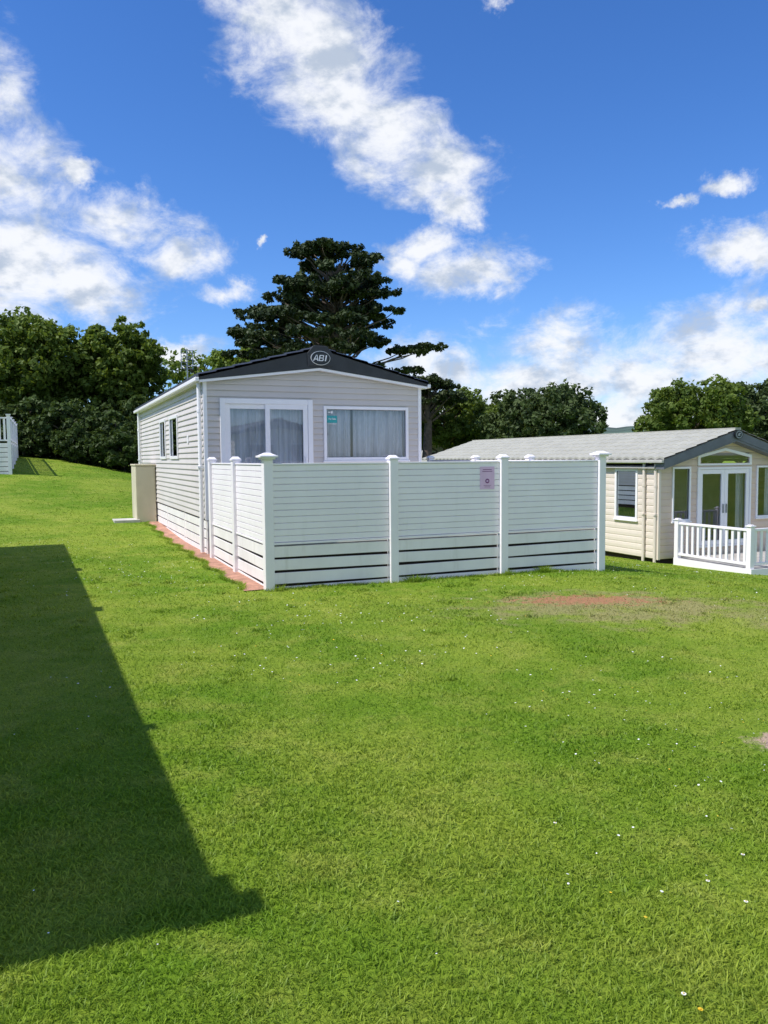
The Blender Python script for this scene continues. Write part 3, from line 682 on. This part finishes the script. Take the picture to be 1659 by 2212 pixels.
def limb(mb,a,b,r0,r1,wob=.12):
    a=Vector(a);b=Vector(b);L_=(b-a).length; pts=[];rs=[]
    for k in range(6):
        t=k/5; p=a.lerp(b,t)
        if 0<k<5: p+=Vector((random.uniform(-1,1),random.uniform(-1,1),random.uniform(-.4,.9)))*wob*L_*.3
        pts.append(p); rs.append(r0+(r1-r0)*t)
    mb.tube(pts,rs,7)
def tree(name,x,y,ztop,rx,label,mat,zlow=None,leafsize=.15,per=34,nb=14,cl=36,thin=1.0,group=None,trunk_r=.22,ry=None,cat='tree'):
    z=float(terrain(x,y)); h=ztop-z; zl=(zlow-z) if zlow is not None else h*.22
    R=root(name,(x,y,z),0,label,cat,group); ry=ry or rx
    cz=(h+zl)/2; rz=(h-zl)/2; mb=MB()
    th=cz+rz*.35; limb(mb,(0,0,-.3),(random.uniform(-.3,.3),0,th),trunk_r,trunk_r*.35,.05)
    cen=[];rad=[];sh=[]
    for k in range(nb):
        ph=k*2.39996+random.uniform(-.3,.3); u=-.75+1.65*(k+.5)/nb; rr=math.sqrt(max(0,1-min(1,abs(u))**2))
        br=random.uniform(.28,.46); m=min(rx,rz)
        c=Vector((rx*.70*rr*math.cos(ph)*random.uniform(.7,1.25),ry*.66*rr*math.sin(ph)*random.uniform(.75,1.15),cz+rz*.66*u*random.uniform(.88,1.06)))
        limb(mb,(0,0,max(.5,min(th*.9,c.z-m*.5))),c,trunk_r*.4,.03)
        bs=random.uniform(-.16,.16)
        for q in range(cl):
            d=Vector((random.gauss(0,1),random.gauss(0,1),random.gauss(.15,1))).normalized()
            pr=random.uniform(.55,1.15)*br
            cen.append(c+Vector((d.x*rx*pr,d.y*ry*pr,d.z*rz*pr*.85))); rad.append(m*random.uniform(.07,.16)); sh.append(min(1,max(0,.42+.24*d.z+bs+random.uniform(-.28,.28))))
    mb.obj('trunk',M_bark,R,smooth=True)
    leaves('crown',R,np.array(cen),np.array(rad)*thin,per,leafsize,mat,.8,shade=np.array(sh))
    return R
GT='broadleaf trees behind the caravan park'
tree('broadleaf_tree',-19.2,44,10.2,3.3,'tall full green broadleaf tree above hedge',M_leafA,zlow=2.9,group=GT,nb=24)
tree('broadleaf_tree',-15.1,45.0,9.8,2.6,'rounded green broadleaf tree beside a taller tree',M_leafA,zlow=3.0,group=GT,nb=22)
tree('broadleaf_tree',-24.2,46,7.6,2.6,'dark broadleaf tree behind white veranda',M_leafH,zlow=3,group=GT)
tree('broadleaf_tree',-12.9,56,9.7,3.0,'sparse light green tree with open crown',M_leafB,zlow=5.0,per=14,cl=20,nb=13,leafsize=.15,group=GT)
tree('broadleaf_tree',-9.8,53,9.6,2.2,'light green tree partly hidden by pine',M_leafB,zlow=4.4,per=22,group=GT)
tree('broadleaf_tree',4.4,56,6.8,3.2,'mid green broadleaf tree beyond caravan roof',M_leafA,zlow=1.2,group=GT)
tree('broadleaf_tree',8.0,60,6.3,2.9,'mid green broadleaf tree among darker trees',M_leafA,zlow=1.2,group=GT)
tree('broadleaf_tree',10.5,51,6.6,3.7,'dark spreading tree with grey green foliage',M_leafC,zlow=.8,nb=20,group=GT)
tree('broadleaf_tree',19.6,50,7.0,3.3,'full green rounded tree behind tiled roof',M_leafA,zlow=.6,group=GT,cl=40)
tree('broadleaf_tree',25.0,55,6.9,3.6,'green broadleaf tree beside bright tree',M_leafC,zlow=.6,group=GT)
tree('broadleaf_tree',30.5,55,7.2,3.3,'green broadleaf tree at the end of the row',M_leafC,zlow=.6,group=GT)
GB='dense dark shrubs along the top of the grass bank'
for x,y,zt,r in ((-20.8,40,5.2,2.3),(-17.8,39.5,4.9,2.1),(-15.0,38.5,4.6,2.1),(-12.8,38,4.2,1.9),(-10.8,37,3.7,1.7),(-9.6,41,4.3,2.0),(-13.0,42,5.0,2.1),(-23.5,38.5,5.2,2.2),(-16.5,42.5,5.3,2.4),(-11.8,36,3.2,1.4),(-14.2,36.6,3.4,1.3),(-17.0,37.2,3.5,1.4),(-10.2,44.5,4.9,2.3)):
    tree('shrub',x,y,zt,r,'dense dark green shrub at edge of grass bank',M_leafH,zlow=float(terrain(x,y))-.35,leafsize=.13,nb=11,cl=28,group=GB,trunk_r=.08,cat='shrub')
for x,y,zt,r in ((-11.5,50,5.9,2.4),(-7.5,50,6.1,2.4),(-3.5,54,5.5,2.6),(2.4,62,4.6,2.6),(14.0,60,3.6,2.4),(12.6,56,3.8,2.2),(22,58,4.5,3),(7,66,4.5,3)):
    tree('shrub',x,y,zt,r,'dark green shrub behind the caravans',M_leafC,zlow=float(terrain(x,y))-.1,leafsize=.2,nb=9,cl=22,group='shrubs behind the caravans',trunk_r=.1,cat='shrub')

def pine(x,y,prof,label,ztrunk,n_pad,per,tx=0,leafsize=.13,sparse=True,wmax=5.9):
    z=float(terrain(x,y)); R=root('pine_tree',(x,y,z),0,label,'tree'); mb=MB()
    limb(mb,(0,0,-.3),(tx,0,ztrunk-z),.42,.12,.04)
    zs=[p[0] for p in prof]; cen=[];rad=[];sh=[];pads=0;tries=0
    while pads<n_pad and tries<9000:
        tries+=1
        zz=random.uniform(zs[0],zs[-1]); 
        lo=np.interp(zz,zs,[p[1] for p in prof]); hi=np.interp(zz,zs,[p[2] for p in prof]); cx=(lo+hi)/2; hw=(hi-lo)/2
        if random.random()>(hw/wmax)**.8+.08: continue
        ph=random.uniform(0,2*math.pi); rr=random.uniform(.05,1)**.42*random.uniform(.88,1.10)
        px=cx+hw*rr*math.cos(ph)*.92; py=hw*rr*math.sin(ph)*.8
        if sparse and zz<9.0 and px>.4 and random.random()<.66: continue
        pr=random.uniform(.35,1.2)
        zz0=zz-.15*rr
        limb(mb,(tx*.5,0,max(3.5,zz0-z-1.1-rr*.6)),(px,py,zz0-z-.1),.085,.02,.14)
        s0=random.uniform(.12,.85)
        m=int(7+pr*11)
        for k in range(m):
            a=random.uniform(0,6.28); q=random.uniform(0,1)**.5
            cen.append((px+math.cos(a)*q*pr,py+math.sin(a)*q*pr,zz0-z+random.uniform(-.08,.26)*(1.2-q))); rad.append(random.uniform(.12,.28)); sh.append(s0+random.uniform(-.2,.2))
        pads+=1
    mb.obj('trunk',M_pbark,R,smooth=True)
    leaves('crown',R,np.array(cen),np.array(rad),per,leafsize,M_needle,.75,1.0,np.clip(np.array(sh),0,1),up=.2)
x0=-2.55
prof=[(6.6,-6.6,4.8),(7.3,-7.0,5.2),(8.2,-7.0,5.2),(9.0,-6.0,4.3),(9.8,-5.2,3.6),(10.6,-4.6,3.1),(11.4,-4.0,2.9),(12.2,-3.4,2.7),(12.9,-2.7,2.3),(13.4,-1.9,1.5),(13.6,-1.5,.3)]
pine(x0,45,prof,'large dark spreading pine tree towering behind the caravan',12.3,200,26)
pine(2.9,52,[(5.2,-2.3,2.2),(6.0,-2.2,2.3),(6.8,-1.6,1.6),(7.4,-.7,.5)],'small dark pine beside the large one',6.6,34,24,sparse=False,wmax=2.3)

# ------------------------------------------------------------ light
el=math.radians(54); to=Vector((-CA*math.cos(el),-SA*math.cos(el),math.sin(el))).normalized()
sd=bpy.data.lights.new('sun','SUN'); sd.energy=5.0; sd.angle=math.radians(.5); sd.color=(1,.955,.88)
so=bpy.data.objects.new('sun',sd); link(so); so.rotation_euler=(-to).to_track_quat('-Z','Y').to_euler()
w=bpy.data.worlds.new('World'); S.world=w; w.use_nodes=True; nt=w.node_tree
for n in list(nt.nodes): nt.nodes.remove(n)
out=nt.nodes.new('ShaderNodeOutputWorld'); sky=nt.nodes.new('ShaderNodeTexSky'); sky.sky_type='NISHITA'; sky.sun_disc=False
sky.sun_elevation=el; sky.sun_rotation=math.atan2(to.x,to.y); sky.air_density=1.0; sky.dust_density=.3; sky.ozone_density=3.0
hs=nt.nodes.new('ShaderNodeHueSaturation'); hs.inputs['Saturation'].default_value=1.22; hs.inputs['Value'].default_value=1.0
nt.links.new(sky.outputs[0],hs.inputs['Color'])
skc=mix(nt,1.0,hs.outputs['Color'],(.82,.97,1.30),'MULTIPLY')
bg=nt.nodes.new('ShaderNodeBackground'); bg.inputs[1].default_value=.135; nt.links.new(skc,bg.inputs[0])
tc=nt.nodes.new('ShaderNodeTexCoord'); dirv=tc.outputs['Generated']
sx=nt.nodes.new('ShaderNodeSeparateXYZ'); nt.links.new(dirv,sx.inputs[0])
azn=math_(nt,'MULTIPLY',math_(nt,'ARCTAN2',sx.outputs[0],sx.outputs[1]),57.2958)
eln=math_(nt,'MULTIPLY',math_(nt,'ARCSINE',sx.outputs[2]),57.2958)
wn=noise(nt,9,8,.66,dirv); ws=nt.nodes.new('ShaderNodeSeparateXYZ'); nt.links.new(wn.outputs['Color'],ws.inputs[0])
azw=math_(nt,'MULTIPLY_ADD',math_(nt,'SUBTRACT',ws.outputs[0],.5),8.0,azn); elw=math_(nt,'MULTIPLY_ADD',math_(nt,'SUBTRACT',ws.outputs[1],.5),5.5,eln)
cv=nt.nodes.new('ShaderNodeCombineXYZ'); nt.links.new(azw,cv.inputs[0]); nt.links.new(elw,cv.inputs[1])
E=[(-7.4,28.5,4.0,4.2),(-4,26,4.8,3.4),(-3.0,23,4.2,2.6),(.8,21.3,4.8,2.6),(4.8,19.6,3.8,2.0),(5.8,17.2,2.0,1.4),(-6,33,5,3),
(-27,22,4.0,3.8),(-26.5,18,5.0,4.4),(-25,13,7.5,4.6),(-20.5,11.3,5.0,2.6),(-21,18.8,1.5,.9),(-18.5,16,3.8,2.0),(-15.2,13.8,3.2,2.2),
(-11.2,11,2.8,1.1),(-8.5,14.5,.6,.35),(-14.5,7.4,3.4,1.1),(3.3,15.2,2.2,1.3),(1.8,13.9,2.2,1.3),(6.4,13.2,4.2,1.7),
(23.8,13.4,2.9,1.3),(20.3,16.5,1.2,.6),(22.6,17,1.8,.7),(24.6,9.6,1.3,.7),(8.5,29.5,2.2,.7),
(12.4,8.3,4.0,2.2),(5.0,5.9,5.2,2.4),(10.5,4.8,7.5,3.0),(18,5.4,6.5,3.3),(24,6.6,6.5,3.6),(15,2.5,20,3.6),(-40,12,8,5),(40,14,9,5),(-35,5,9,3),(38,4,12,3),(0,3,9,1.5),
(90,20,25,9),(150,32,65,26),(-150,32,32,14),(-90,22,25,9),(180,14,50,8)]  # unseen clouds beside and behind the camera; the largest added to brighten shaded fronts
acc=None
for a0,e0,rx,ry in E:
    s=nt.nodes.new('ShaderNodeVectorMath'); s.operation='SUBTRACT'; nt.links.new(cv.outputs[0],s.inputs[0]); s.inputs[1].default_value=(a0,e0,0)
    m=nt.nodes.new('ShaderNodeVectorMath'); m.operation='MULTIPLY'; nt.links.new(s.outputs[0],m.inputs[0]); m.inputs[1].default_value=(1/rx,1/ry,0)
    l=nt.nodes.new('ShaderNodeVectorMath'); l.operation='LENGTH'; nt.links.new(m.outputs[0],l.inputs[0])
    v=l.outputs['Value']; acc=v if acc is None else math_(nt,'SMOOTH_MIN',acc,v,.25)
mp=nt.nodes.new('ShaderNodeMapping'); mp.inputs['Scale'].default_value=(.9,1,1.5); mp.inputs['Rotation'].default_value=(0,.35,0); nt.links.new(dirv,mp.inputs[0])
f1=noise(nt,14,14,.66,mp.outputs[0]); f1.inputs['Distortion'].default_value=.35
ofs=nt.nodes.new('ShaderNodeVectorMath'); ofs.operation='ADD'; nt.links.new(mp.outputs[0],ofs.inputs[0]); ofs.inputs[1].default_value=(-.014,0,.026)
f2=noise(nt,16,6,.58,ofs.outputs[0]); f1b=noise(nt,16,6,.58,mp.outputs[0])
dens=math_(nt,'ADD',math_(nt,'SUBTRACT',1.0,acc),math_(nt,'MULTIPLY',math_(nt,'SUBTRACT',f1.outputs[0],.5),2.6))
alpha=ramp(nt,dens,-.28,.90,0,.97)
lit=math_(nt,'MULTIPLY_ADD',math_(nt,'SUBTRACT',f1b.outputs[0],f2.outputs[0]),3.0,.70)
lit=math_(nt,'SUBTRACT',lit,ramp(nt,dens,.8,1.9,0,.10))
cc=mix(nt,ramp(nt,lit,.15,.95),(.50,.58,.71),(.93,.95,.99))
bg2=nt.nodes.new('ShaderNodeBackground'); nt.links.new(cc,bg2.inputs[0]); bg2.inputs[1].default_value=1.03
mx=nt.nodes.new('ShaderNodeMixShader'); nt.links.new(alpha,mx.inputs[0]); nt.links.new(bg.outputs[0],mx.inputs[1]); nt.links.new(bg2.outputs[0],mx.inputs[2])
nt.links.new(mx.outputs[0],out.inputs[0])

# ------------------------------------------------------------ camera
cd=bpy.data.cameras.new('camera'); cd.sensor_fit='VERTICAL'; cd.sensor_height=36; cd.lens=27.67; cd.clip_end=5000; cd.clip_start=.05
co=bpy.data.objects.new('camera',cd); link(co)
co.matrix_world=Matrix.Translation((0,0,1.65))@Matrix.Rotation(math.radians(86.06),4,'X')@Matrix.Rotation(math.radians(-.48),4,'Z')
S.camera=co
